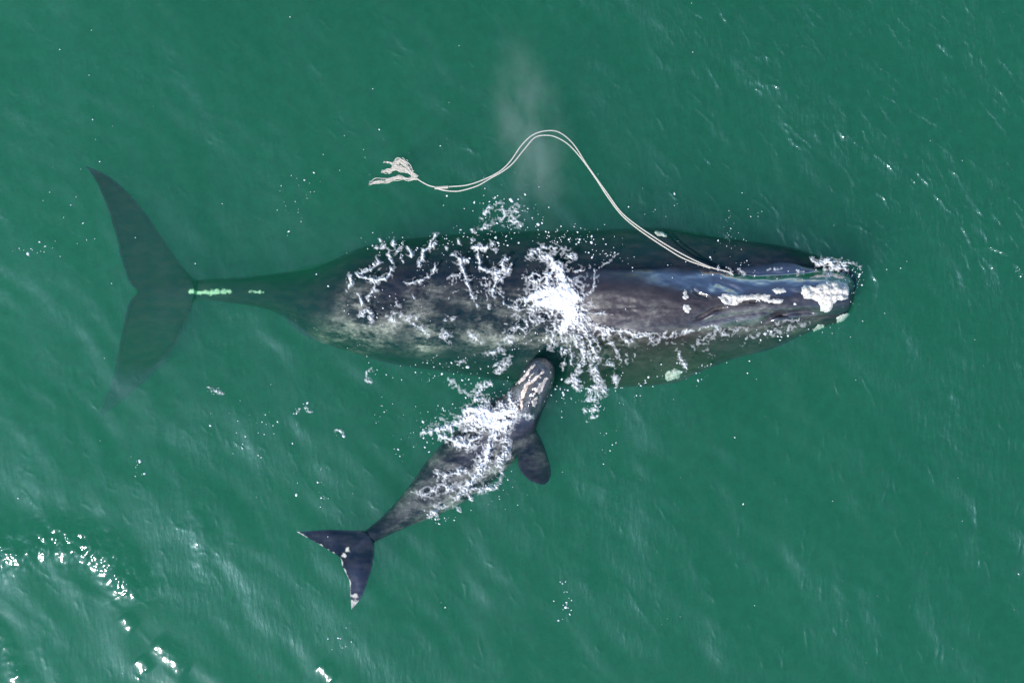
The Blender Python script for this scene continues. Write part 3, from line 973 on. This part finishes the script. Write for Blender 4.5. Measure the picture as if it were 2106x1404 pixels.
Z2 = lambda *p: zoom(580, 420, 3.24, p)      # back of the adult
Z1 = lambda *p: zoom(1150, 420, 3.24, p)     # head of the adult
Z3 = lambda *p: zoom(820, 680, 3.9, p)       # the calf
WHALE_STROKES = [
    # path, half-width, strength
    (Z2((505, 465), (560, 440), (600, 425), (640, 395), (640, 360)), 4, .9),
    (Z2((505, 465), (540, 490), (620, 500), (690, 495), (715, 465), (735, 425)), 4, 1),
    (Z2((470, 465), (455, 510), (450, 545)), 4, 1), (Z2((435, 570), (430, 610)), 2, .7),
    (Z2((510, 600), (525, 640), (525, 670)), 3, .8), (Z2((580, 640), (585, 600), (600, 590), (615, 570), (625, 540), (610, 510)), 3.5, .85),
    (Z2((705, 300), (725, 350), (740, 385)), 3, .85), (Z2((845, 285), (860, 310), (865, 350)), 4, .95), (Z2((790, 340), (810, 390)), 2.5, .7),
    (Z2((660, 290), (690, 270)), 4, .9), (Z2((745, 275), (745, 240)), 5, .95), (Z2((760, 310), (790, 285)), 4, .85), (Z2((610, 295), (640, 290)), 3, .7),
    (Z2((920, 400), (935, 360), (945, 315), (985, 285), (1000, 245), (1025, 200)), 4.5, .95), (Z2((990, 280), (1040, 265)), 4, .9), (Z2((1090, 280), (1100, 290)), 4, .8),
    (Z2((1020, 400), (1020, 440), (1000, 465), (960, 490), (930, 505), (830, 530)), 3.2, .85),
    (Z2((1130, 330), (1170, 360), (1200, 410), (1215, 470), (1240, 545), (1265, 600), (1300, 690)), 3, .8), (Z2((1150, 345), (1180, 365), (1240, 380)), 5, .85),
    (Z2((1310, 290), (1310, 340), (1320, 420), (1350, 440), (1390, 450)), 3, .85), (Z2((1280, 285), (1340, 290), (1360, 285)), 6, .9), (Z2((1170, 240), (1190, 270)), 3, .7),
    (Z2((1410, 610), (1405, 570), (1435, 530), (1440, 480), (1430, 450), (1480, 430), (1470, 380), (1500, 360)), 4.5, .95), (Z2((1440, 530), (1470, 490), (1510, 440), (1530, 400)), 3, .8), (Z2((1380, 570), (1420, 590)), 4, .8),
    (Z2((1710, 470), (1680, 465), (1650, 480), (1670, 510), (1700, 510), (1750, 480), (1790, 450)), 4, .95),
    (Z2((1740, 340), (1790, 360), (1830, 410), (1870, 470), (1870, 520), (1830, 560)), 9, 1.05), (Z2((1830, 400), (1790, 460), (1770, 520), (1790, 570)), 6, 1),
    (Z2((1640, 360), (1700, 310), (1770, 285), (1840, 290), (1890, 320), (1900, 370)), 6, .62), (Z2((1870, 470), (1930, 510), (1960, 580), (2040, 600)), 4, .8),
    (Z2((1630, 640), (1720, 600), (1800, 580), (1880, 580), (1980, 620)), 14, 1.15), (Z2((1700, 650), (1800, 660), (1900, 700), (1960, 720)), 16, 1.1), (Z2((1880, 690), (1890, 780), (1880, 850)), 10, 1.0),
    (Z2((1960, 720), (1980, 800), (2010, 850)), 6, .9), (Z2((1750, 640), (1900, 650)), 18, 1.2),
    (Z2((1830, 740), (1820, 800), (1805, 880), (1785, 940)), 4, .8), (Z2((1650, 640), (1560, 640), (1570, 690), (1480, 660)), 4, .75), (Z2((1560, 740), (1600, 800), (1540, 830)), 6, .62), (Z2((1690, 700), (1640, 780), (1600, 870)), 10, .5),
    (Z2((520, 745), (560, 715), (600, 720)), 6, .85), (Z2((590, 730), (595, 800)), 4, .7), (Z2((690, 740), (740, 770), (780, 800)), 4, .65), (Z2((740, 720), (860, 760), (920, 740)), 5, .62), (Z2((860, 780), (920, 830), (980, 880)), 4, .55),
    (Z2((765, 655), (775, 680)), 4, .8), (Z2((870, 610), (880, 630)), 3, .7), (Z2((1090, 770), (1150, 760)), 7, .55), (Z2((1060, 880), (1110, 870)), 6, .6), (Z2((1250, 860), (1330, 920)), 5, .5), (Z2((1500, 870), (1530, 920)), 7, .55),
    (Z2((1370, 1000), (1430, 980), (1510, 1010)), 5, .58), (Z2((1420, 1080), (1470, 1060), (1440, 1110)), 6, .62), (Z2((1290, 1290), (1330, 1220), (1390, 1190)), 5, .7), (Z2((1180, 1050), (1220, 1055)), 5, .6), (Z2((1100, 1180), (1130, 1230)), 3, .55),
    (Z2((1110, 1160), (1240, 1260), (1330, 1200)), 8, .42),
    (Z2((1400, 0), (1340, 80), (1330, 100)), 4, .7), (Z2((1300, 190), (1270, 160)), 5, .75), (Z2((1330, 165), (1390, 145)), 5, .75), (Z2((1440, 20), (1500, 80), (1580, 120)), 14, .45), (Z2((1550, 10), (1580, 60)), 10, .5),
    (Z2((640, 230), (660, 245)), 3, .6), (Z2((1260, 240), (1280, 260)), 4, .7), (Z2((1390, 230), (1420, 310)), 5, .6),
    (Z2((570, 1100), (570, 1160), (590, 1180)), 4, .6), (Z2((575, 1110), (610, 1095)), 4, .6),
    # round the neck and along the waterline of the head
    (Z1((0, 470), (60, 560), (110, 650)), 12, 1.1), (Z1((0, 560), (50, 640), (60, 760), (20, 820)), 22, 1.15), (Z1((0, 290), (40, 330), (90, 350)), 6, .75), (Z1((245, 440), (235, 540), (205, 600)), 2.5, .85), (Z1((100, 450), (240, 410)), 2, .55), (Z1((250, 430), (340, 370), (400, 320)), 2, .5),
    (Z1((120, 700), (170, 850), (220, 950), (270, 1030)), 4, .85), (Z1((90, 760), (100, 850), (130, 940)), 8, .7),
    (Z1((130, 715), (200, 790), (280, 822), (380, 838), (500, 858), (620, 862)), 2.6, .9), (Z1((620, 862), (740, 857), (850, 847), (950, 830), (1050, 800)), 2.2, .7),
    (Z1((215, 790), (300, 860)), 7, .8), (Z1((335, 830), (330, 890), (350, 940)), 3.2, .8), (Z1((395, 845), (430, 900), (480, 920), (500, 880), (560, 880)), 3.5, .75), (Z1((560, 865), (620, 900), (680, 890), (760, 870)), 4, .6),
    (Z1((1030, 810), (1090, 860)), 3, .8), (Z1((640, 910), (700, 880), (800, 890)), 6, .5), (Z1((900, 950), (1000, 880), (1120, 850), (1250, 830)), 9, .34), (Z1((1250, 900), (1400, 860), (1560, 820), (1660, 790)), 10, .34), (Z1((1400, 810), (1500, 780), (1650, 760)), 5, .34),
    (Z1((800, 1000), (830, 1060), (850, 1100)), 4, .6), (Z1((330, 1060), (420, 1030), (520, 1000)), 9, .42),
    (Z1((60, 1180), (110, 1120), (150, 1050), (130, 1000)), 7, .62), (Z1((100, 1150), (120, 1210), (90, 1200)), 5, .7), (Z1((180, 1240), (260, 1200), (290, 1250), (240, 1280)), 6, .75), (Z1((370, 1140), (380, 1190)), 4, .7), (Z1((220, 1040), (240, 1120), (270, 1200)), 8, .5),
    (Z1((1690, 360), (1730, 400), (1770, 375), (1800, 395), (1850, 420), (1900, 390)), 5, .85), (Z1((1850, 420), (1800, 470), (1790, 510)), 5, .75), (Z1((1780, 440), (1850, 440), (1920, 410)), 11, .55), (Z1((1700, 370), (1850, 370), (1960, 395), (2030, 440)), 5, .5),
    (Z1((1060, 410), (1065, 440)), 2.5, .8), (Z1((1130, 425), (1150, 465), (1100, 450)), 2.5, .85), (Z1((1190, 430), (1240, 470)), 3, .6), (Z1((1590, 435), (1620, 470)), 2.5, .7), (Z1((1700, 450), (1720, 460)), 3, .6), (Z1((1390, 430), (1480, 425)), 3, .5),
]
_r6 = np.random.default_rng(61)
for _k in range(26):
    _a = R(_r6.uniform(20, 175))
    _l0, _l1 = _r6.uniform(15, 40), _r6.uniform(70, 150)
    _b = _r6.uniform(-.25, .25)
    WHALE_STROKES.append(([(1165 + _l * math.cos(_a + _b * _l / 100), 625 + _l * math.sin(_a + _b * _l / 100)) for _l in (_l0, .5 * (_l0 + _l1), _l1)], _r6.uniform(1.5, 2.6), _r6.uniform(.45, .8)))
for _k in range(16):
    _a = R(_r6.uniform(40, 200))
    _l0, _l1 = _r6.uniform(10, 30), _r6.uniform(45, 95)
    WHALE_STROKES.append(([(985 + _l * math.cos(_a), 560 + _l * math.sin(_a)) for _l in (_l0, .5 * (_l0 + _l1), _l1)], _r6.uniform(1.2, 2.0), _r6.uniform(.3, .5)))
# faint lace over wide stretches: centre, radii, strength
WHALE_WASH = [((1165, 610), (75, 110), .40), ((1000, 690), (230, 70), .30), ((1200, 720), (120, 60), .36), ((1110, 560), (140, 70), .30), ((900, 560), (190, 60), .22), ((1400, 715), (210, 28), .34), ((1060, 440), (90, 60), .24), ((1215, 800), (40, 60), .34), ((1080, 790), (60, 50), .30), ((1720, 545), (40, 14), .40), ((1270, 750), (120, 40), .24)]
CALF_STROKES = [
    (Z3((560, 640), (650, 640), (760, 680), (880, 650), (945, 640)), 15, 1.1), (Z3((600, 690), (740, 740), (820, 760), (880, 730)), 18, 1.1), (Z3((500, 720), (620, 690), (700, 700)), 16, 1.0),
    (Z3((200, 825), (320, 790), (420, 770), (520, 700)), 8, .85), (Z3((330, 840), (420, 870), (540, 910), (600, 870), (640, 850)), 8, .95), (Z3((560, 800), (610, 780), (680, 760)), 6, .8),
    (Z3((770, 760), (740, 860), (710, 950), (690, 1050), (650, 1110), (590, 1190), (560, 1270)), 9, .92), (Z3((850, 790), (850, 900), (840, 1000), (790, 1080)), 9, .72), (Z3((790, 800), (760, 900)), 14, .8),
    (Z3((860, 930), (875, 1020)), 5, .6), (Z3((300, 1110), (340, 1160), (440, 1150), (540, 1120), (590, 1180)), 6, .8), (Z3((830, 1010), (820, 1130), (815, 1220)), 5, .72),
    (Z3((440, 1370), (480, 1330), (560, 1270), (740, 1270), (800, 1220)), 6, .72), (Z3((560, 1320), (600, 1370)), 3, .7), (Z3((330, 1200), (420, 1260), (500, 1240)), 8, .5), (Z3((110, 1290), (250, 1300), (330, 1250)), 8, .45),
    (Z3((620, 560), (680, 545), (720, 620)), 6, .85), (Z3((680, 450), (715, 420), (750, 440)), 3, .8), (Z3((620, 570), (650, 490), (690, 450)), 2.5, .7), (Z3((880, 510), (900, 560), (915, 610), (880, 590)), 7, .85), (Z3((960, 650), (1000, 680), (1060, 685)), 3, .7), (Z3((1010, 690), (1080, 690)), 4, .6),
    (Z3((1500, 640), (1530, 560), (1600, 500), (1640, 470), (1590, 400), (1560, 330)), 7, .55), (Z3((1520, 720), (1560, 680), (1580, 560)), 6, .62), (Z3((1740, 330), (1740, 460)), 5, .45), (Z3((1330, 400), (1400, 370), (1460, 330)), 4, .5), (Z3((1390, 400), (1440, 450)), 4, .5),
    (Z3((760, 340), (850, 290), (900, 210)), 10, .46), (Z3((440, 1420), (500, 1450)), 5, .5), (Z3((300, 1395), (380, 1420)), 6, .5),
    ([(880, 1062), (892, 1055), (900, 1060)], 6, .7), ([(612, 845), (625, 836), (640, 848)], 5, .55), ([(428, 797), (445, 806), (462, 808)], 4, .6), ([(690, 882), (705, 890)], 4, .55),
]
CALF_WASH = [((960, 870), (85, 45), .42), ((1000, 930), (50, 60), .40), ((930, 1000), (90, 40), .34), ((1040, 820), (40, 30), .30), ((1200, 810), (70, 80), .20), ((900, 1010), (60, 40), .3)]


def foam_patch(name, label, strokes, wash, box, seed, step=1.0, thick=.05):
    x0, y0, x1, y1 = box
    gx, gy = np.meshgrid(np.arange(x0, x1, step), np.arange(y0, y1, step), indexing='ij')
    wx = gx + 6 * fbm(gx / 22, gy / 22, 3, seed) + 2.2 * fbm(gx / 6, gy / 6, 2, seed + 5)
    wy = gy + 6 * fbm(gx / 22, gy / 22, 3, seed + 9) + 2.2 * fbm(gx / 6, gy / 6, 2, seed + 15)
    e = np.zeros_like(gx)
    halo, wash_f = np.zeros_like(gx), np.zeros_like(gx)
    for pts, w, st in strokes:
        pa = np.array(pts)
        m = 6 * w + 16
        ix0, ix1 = int((pa[:, 0].min() - m - x0) / step), int((pa[:, 0].max() + m - x0) / step) + 1
        iy0, iy1 = int((pa[:, 1].min() - m - y0) / step), int((pa[:, 1].max() + m - y0) / step) + 1
        sl = (slice(max(ix0, 0), max(ix1, 0)), slice(max(iy0, 0), max(iy1, 0)))
        if e[sl].size == 0:
            continue
        d, t = polyline_dist(wx[sl], wy[sl], spline(pts, 24) if len(pts) > 2 else pts)
        w_ = w * (0.55 + 0.45 * np.sin(math.pi * np.clip(t, 0, 1)))
        e[sl] = np.maximum(e[sl], st * np.exp(-(d / w_) ** 2))
        halo[sl] = np.maximum(halo[sl], st * np.exp(-(d / (2.6 * w_ + 3)) ** 2))
    for (cx, cy), (rx, ry), st in wash:
        q = ((gx - cx) / rx) ** 2 + ((gy - cy) / ry) ** 2
        wash_f = np.maximum(wash_f, 2.0 * st * np.exp(-q ** 1.5) * np.clip(0.8 + 1.2 * fbm(gx / 40, gy / 40, 2, seed + 21), 0, 1.5))
    lace = ridged(wx / 15, wy / 15, 3, seed + 30)
    lace2 = ridged(wx / 7 + .4 * lace, wy / 7, 2, seed + 34)
    grain = fbm(gx / 3.2, gy / 3.2, 2, seed + 40)
    lacy = smooth(.40, .82, .62 * lace + .45 * lace2 + .10 * grain)
    core = smooth(.62, 1.0, e)
    f = e * (core + (1 - core) * (.25 + .95 * lacy)) + .50 * halo * lacy * (.6 + .4 * lace2) + .34 * wash_f * smooth(.50, .95, .55 * lace + .6 * lace2 + .12 * grain)
    f = f + (.22 * np.clip(wash_f, 0, 1) + .20 * halo) * smooth(-.25, .5, fbm(wx / 26, wy / 16, 4, seed + 60))
    dens = np.clip((f - .15) / .86, 0, 1) ** 1.2
    pd = np.pad(dens, 1, mode='edge')
    dens = .36 * dens + .12 * (pd[2:, 1:-1] + pd[:-2, 1:-1] + pd[1:-1, 2:] + pd[1:-1, :-2]) + .04 * (pd[2:, 2:] + pd[:-2, :-2] + pd[2:, :-2] + pd[:-2, 2:])
    pd = np.pad(dens, 1, mode='edge')
    dens = .52 * dens + .12 * (pd[2:, 1:-1] + pd[:-2, 1:-1] + pd[1:-1, 2:] + pd[1:-1, :-2])
    keepv = dens > 0.07
    cell = (keepv[:-1, :-1].astype(int) + keepv[1:, :-1] + keepv[1:, 1:] + keepv[:-1, 1:]) >= 3
    use = np.zeros_like(keepv)
    for a in (0, 1):
        for b in (0, 1):
            use[a:use.shape[0] - 1 + a, b:use.shape[1] - 1 + b] |= cell
    idx = -np.ones(gx.shape, int)
    idx[use] = np.arange(use.sum())
    ii, jj = np.nonzero(cell)
    q = np.stack([idx[ii, jj], idx[ii, jj + 1], idx[ii + 1, jj + 1], idx[ii + 1, jj]], -1)
    px, py, dn = gx[use], gy[use], dens[use]
    X, Y = P(px, py, 0.05)
    base = np.maximum(top_z(X, Y), 0.0) + 0.012
    z = base + thick * (0.15 * dn + np.clip(f[use] - .6, 0, .8) * (.7 + .6 * fbm(px / 14, py / 14, 2, seed + 50)))
    X, Y = P(px, py, z)
    o = mesh_obj(name, np.stack([X, Y, z], -1), q, M_FOAM, attrs={'froth': np.clip(.04 + .96 * dn, 0, 1)})
    o['kind'] = 'stuff'
    o['label'], o['category'] = label, 'foam'
    return o


foam_patch('foam', 'white churned foam and lacy streaks washing over the back of the large whale', WHALE_STROKES, WHALE_WASH, (680, 400, 1800, 840), 200, thick=.10)
foam_patch('foam', 'white churned foam spread over the shoulders of the small calf', CALF_STROKES, CALF_WASH, (400, 730, 1300, 1090), 300, thick=.12)

# drops and flecks: round lumps of froth, scattered where the picture has them
FLECKS = [
    # centre, radii, count, size
    ((600, 430), (45, 60), 30, 1.6), ((640, 385), (30, 40), 14, 1.4), ((60, 515), (70, 20), 16, 1.8), ((150, 500), (40, 30), 6, 1.3), ((1040, 430), (90, 50), 120, 1.8), ((800, 500), (60, 30), 50, 1.8),
    ((980, 490), (90, 25), 90, 1.9), ((1170, 490), (70, 22), 90, 1.7), ((1250, 520), (50, 30), 50, 1.5), ((1500, 480), (40, 40), 40, 1.4), ((1550, 435), (25, 30), 12, 1.3), ((1480, 550), (180, 30), 60, 1.4),
    ((1760, 570), (20, 30), 40, 1.6), ((1745, 610), (35, 40), 30, 1.3), ((1600, 680), (140, 25), 60, 1.5), ((1440, 760), (110, 30), 45, 1.6), ((1300, 790), (90, 40), 60, 1.7), ((1215, 820), (30, 50), 80, 1.9),
    ((1150, 800), (50, 60), 40, 1.6), ((1000, 790), (90, 40), 80, 1.7), ((900, 860), (60, 50), 60, 1.7), ((870, 905), (30, 25), 30, 2.0), ((1020, 1000), (50, 40), 50, 1.7), ((900, 1060), (40, 20), 30, 1.8),
    ((780, 840), (40, 30), 16, 1.7), ((760, 760), (20, 40), 12, 1.4), ((490, 870), (90, 60), 30, 1.9), ((540, 900), (20, 60), 14, 1.6), ((290, 960), (20, 40), 14, 1.6), ((620, 840), (20, 12), 16, 2.0), ((490, 917), (12, 6), 10, 2.4),
    ((1250, 900), (30, 60), 20, 1.9), ((1160, 1210), (20, 80), 24, 1.9), ((1170, 1250), (12, 20), 8, 2.2), ((1360, 1290), (20, 30), 5, 1.4), ((640, 990), (70, 60), 20, 1.5), ((440, 805), (30, 10), 16, 1.9), ((700, 890), (12, 10), 10, 2.0),
    ((780, 330), (250, 120), 26, 1.5), ((1360, 420), (60, 60), 14, 1.3), ((120, 450), (110, 140), 20, 1.4), ((1850, 560), (40, 60), 8, 1.4), ((1053, 702), (1053, 702), 150, 1.4), ((700, 1320), (30, 40), 20, 1.8), ((900, 760), (90, 30), 70, 1.5), ((780, 640), (90, 60), 60, 1.5),
    ((950, 540), (170, 50), 90, 1.5), ((1095, 680), (80, 60), 90, 1.6), ((2100, 555), (10, 12), 10, 1.8), ((820, 930), (20, 50), 14, 1.6), ((660, 1010), (10, 60), 12, 1.7), ((45, 520), (40, 12), 12, 2.2),
]


def build_flecks():
    V, F, cx, cy, cr = [], [], [], [], []
    r3 = np.random.default_rng(23)
    for (x, y), (rx, ry), n, sz in FLECKS:
        g = r3.normal(0, .5, (n, 2)) if rx < 900 else r3.uniform(-1, 1, (n, 2))
        g = g[:max(3, int(n * .66))]
        n = len(g)
        cx += list(x + g[:, 0] * rx)
        cy += list(y + g[:, 1] * ry)
        cr += list(sz * np.exp(r3.normal(-.55, .5, n)))
    cx, cy, cr = map(np.array, (cx, cy, cr))
    X, Y = P(cx, cy, 0.05)
    base = np.maximum(top_z(X, Y), 0.0)
    for i in range(len(cx)):
        k = 7
        r_ = cr[i] / 100
        a0, el = r3.uniform(0, 6.28), r3.uniform(.6, 1.0)
        an_ = np.linspace(0, 2 * math.pi, k, endpoint=False)
        rr = r_ * (1 + .25 * r3.normal(0, 1, k))
        ox, oy = rr * np.cos(an_), rr * np.sin(an_) * el
        ox, oy = ox * math.cos(a0) - oy * math.sin(a0), ox * math.sin(a0) + oy * math.cos(a0)
        b = len(V)
        z = base[i] + .004
        for q in range(k):
            V.append((X[i] + ox[q], Y[i] + oy[q], z))
        for q in range(k):
            V.append((X[i] + .65 * ox[q], Y[i] + .65 * oy[q], z + .75 * r_))
        V.append((X[i], Y[i], z + r_))
        for q in range(k):
            w_ = (q + 1) % k
            F.append([b + q, b + w_, b + k + w_, b + k + q])
            F.append([b + k + q, b + k + w_, b + 2 * k])
    o = mesh_obj('foam', V, F, M_FOAM, attrs={'froth': np.ones(len(V))})
    o['kind'] = 'stuff'
    o['label'], o['category'] = 'tiny scattered white flecks of froth floating on the green sea', 'foam'


build_flecks()

# ------------------------------------------------------------------ the rope caught on the whale's jaw
Z6 = lambda *p: zoom(720, 230, 2.6325, p)
rope = thing('rope', 'pale doubled rope trailing from the mouth of the large whale to a frayed knotted end', 'rope', (-1.2, 2.4, 0.0))


def lay_path(pts, n, lift=.03):
    p = spline(pts, n)
    X, Y = P(p[:, 0], p[:, 1], .03)
    z = np.maximum(top_z(X, Y), 0.0) + lift
    ker = np.ones(9) / 9
    z = np.convolve(np.pad(z, 4, mode='edge'), ker, 'valid')
    X, Y = P(p[:, 0], p[:, 1], z)
    return np.stack([X, Y, z], -1)


def twisted(pts, n, r, name):
    p = lay_path(pts, n)
    v, f = tube(p, r, 8)
    # the lay of the rope: a shallow spiral on the surface
    v = v.reshape(n, 8, 3)
    i, j = np.meshgrid(np.arange(n), np.arange(8), indexing='ij')
    k = 1 + .16 * np.sin(i * 1.1 + j * math.pi * 6 / 8)
    v = p[:, None] + (v - p[:, None]) * k[..., None]
    return mesh_obj(name, v.reshape(-1, 3), f, M_ROPE, rope)


STR_A = Z6((2075, 885), (2060, 870), (1950, 840), (1800, 770), (1650, 680), (1480, 555), (1385, 430), (1285, 290), (1205, 170), (1130, 110), (1060, 103), (990, 125), (930, 180), (870, 265), (820, 315), (750, 355), (640, 395), (540, 405), (480, 408), (465, 409))
STR_B = Z6((1950, 846), (1810, 795), (1700, 730), (1560, 635), (1470, 558), (1395, 460), (1330, 360), (1250, 250), (1180, 175), (1110, 135), (1050, 127), (1000, 140), (950, 195), (880, 280), (830, 320), (760, 360), (690, 400), (600, 427), (560, 430), (510, 425), (465, 413))
twisted(STR_A, 900, .0135, 'strand')
twisted(STR_B, 860, .0135, 'strand')
twisted(Z6((480, 410), (430, 400), (390, 380), (355, 357)), 90, .013, 'tail')
# whipping that ties the two strands together
p = lay_path(Z6((458, 412), (490, 410), (530, 407)), 60)
i = np.arange(60)
v, f = tube(p, .030 + .006 * np.sin(i * 1.3), 10)
mesh_obj('binding', v, f, M_ROPE, rope)


def frayed(pts, w, count, seed):
    """a tuft: many thin fibres wandering along one path"""
    r4 = np.random.default_rng(seed)
    V, F = [], []
    for k in range(count):
        n = 40
        p = spline(pts, n)
        off = r4.normal(0, w, (6, 2))
        wob = spline(np.column_stack([np.linspace(0, 1, 6), np.zeros(6), off]), n)[:, 2:]
        p = p + wob + 0.5 * w * np.cumsum(r4.normal(0, .12, (n, 2)), 0)
        a, b = (0, n) if k < count // 3 else sorted(r4.choice(n, 2, replace=False))
        if b - a < 6:
            b = min(n, a + 8)
            a = b - 8
        p = p[a:b]
        z = .02 + .02 * r4.random() + .012 * np.sin(np.arange(len(p)) * r4.uniform(.3, .9))
        X, Y = P(p[:, 0], p[:, 1], z)
        v, f = tube(np.stack([X, Y, z], -1), r4.uniform(.006, .011), 5)
        b0 = len(V)
        V += v.tolist()
        F += [[q + b0 for q in ff] for ff in f]
    mesh_obj('frayed_end', V, F, M_ROPE, rope)


frayed(Z6((358, 352), (330, 325), (305, 290), (285, 268), (262, 268), (240, 290), (262, 305), (300, 310), (320, 320)), 3.2, 34, 1)
frayed(Z6((265, 277), (235, 278), (200, 273), (180, 271)), 1.4, 8, 2)
frayed(Z6((335, 335), (290, 312), (245, 305), (210, 315), (168, 323)), 2.2, 20, 3)
frayed(Z6((360, 358), (320, 362), (280, 358), (240, 362), (200, 370), (150, 378), (105, 388)), 2.2, 26, 4)

# ------------------------------------------------------------------ the whale's breath drifting off
def mist_material():
    m, nd, ln, out = new_mat('breath_mist')
    tc = N(nd, 'ShaderNodeTexCoord')
    mp = N(nd, 'ShaderNodeMapping')
    mp.inputs['Scale'].default_value = (1, 0.55, 0.6)
    ln.new(tc.outputs['Object'], mp.inputs['Vector'])
    n = N(nd, 'ShaderNodeTexNoise')
    n.inputs['Scale'].default_value = 1.7
    n.inputs['Detail'].default_value = 4.0
    n.inputs['Distortion'].default_value = 0.4
    ln.new(mp.outputs[0], n.inputs['Vector'])
    sc = N(nd, 'ShaderNodeMapping')
    sc.inputs['Scale'].default_value = (1 / .95, 1 / 2.6, 1 / .55)
    ln.new(tc.outputs['Object'], sc.inputs['Vector'])
    ln_ = N(nd, 'ShaderNodeVectorMath', operation='LENGTH')
    ln.new(sc.outputs[0], ln_.inputs[0])
    fall = N(nd, 'ShaderNodeMapRange', interpolation_type='SMOOTHSTEP')
    fall.inputs['From Min'].default_value = 1.0
    fall.inputs['From Max'].default_value = 0.0
    ln.new(ln_.outputs['Value'], fall.inputs[0])
    d = math_node(nd, ln, 'MULTIPLY', fall.outputs[0], ramp(nd, ln, n.outputs[0], [(0.35, 0.0), (0.75, 1.0)]))
    d = math_node(nd, ln, 'MULTIPLY', d, 0.9)
    v = N(nd, 'ShaderNodeVolumePrincipled')
    v.inputs['Color'].default_value = (0.78, 0.84, 0.80, 1)
    ln.new(d, v.inputs['Density'])
    ln.new(v.outputs[0], out.inputs['Volume'])
    return m


def build_mist():
    a, b, c = .95, 2.6, .55
    v = [(x, y, z) for z in (-c, c) for y in (-b, b) for x in (-a, a)]
    fs = [[0, 2, 3, 1], [4, 5, 7, 6], [0, 1, 5, 4], [2, 6, 7, 3], [0, 4, 6, 2], [1, 3, 7, 5]]
    o = mesh_obj('mist', v, fs, mist_material(), smooth_shade=False)
    X, Y = P(1092, 275, .9)
    o.location = (float(X), float(Y), .9)
    o.rotation_euler = (0, 0, R(9))
    o['kind'] = 'stuff'
    o['label'], o['category'] = 'thin grey mist of whale breath drifting over the green sea', 'mist'


build_mist()
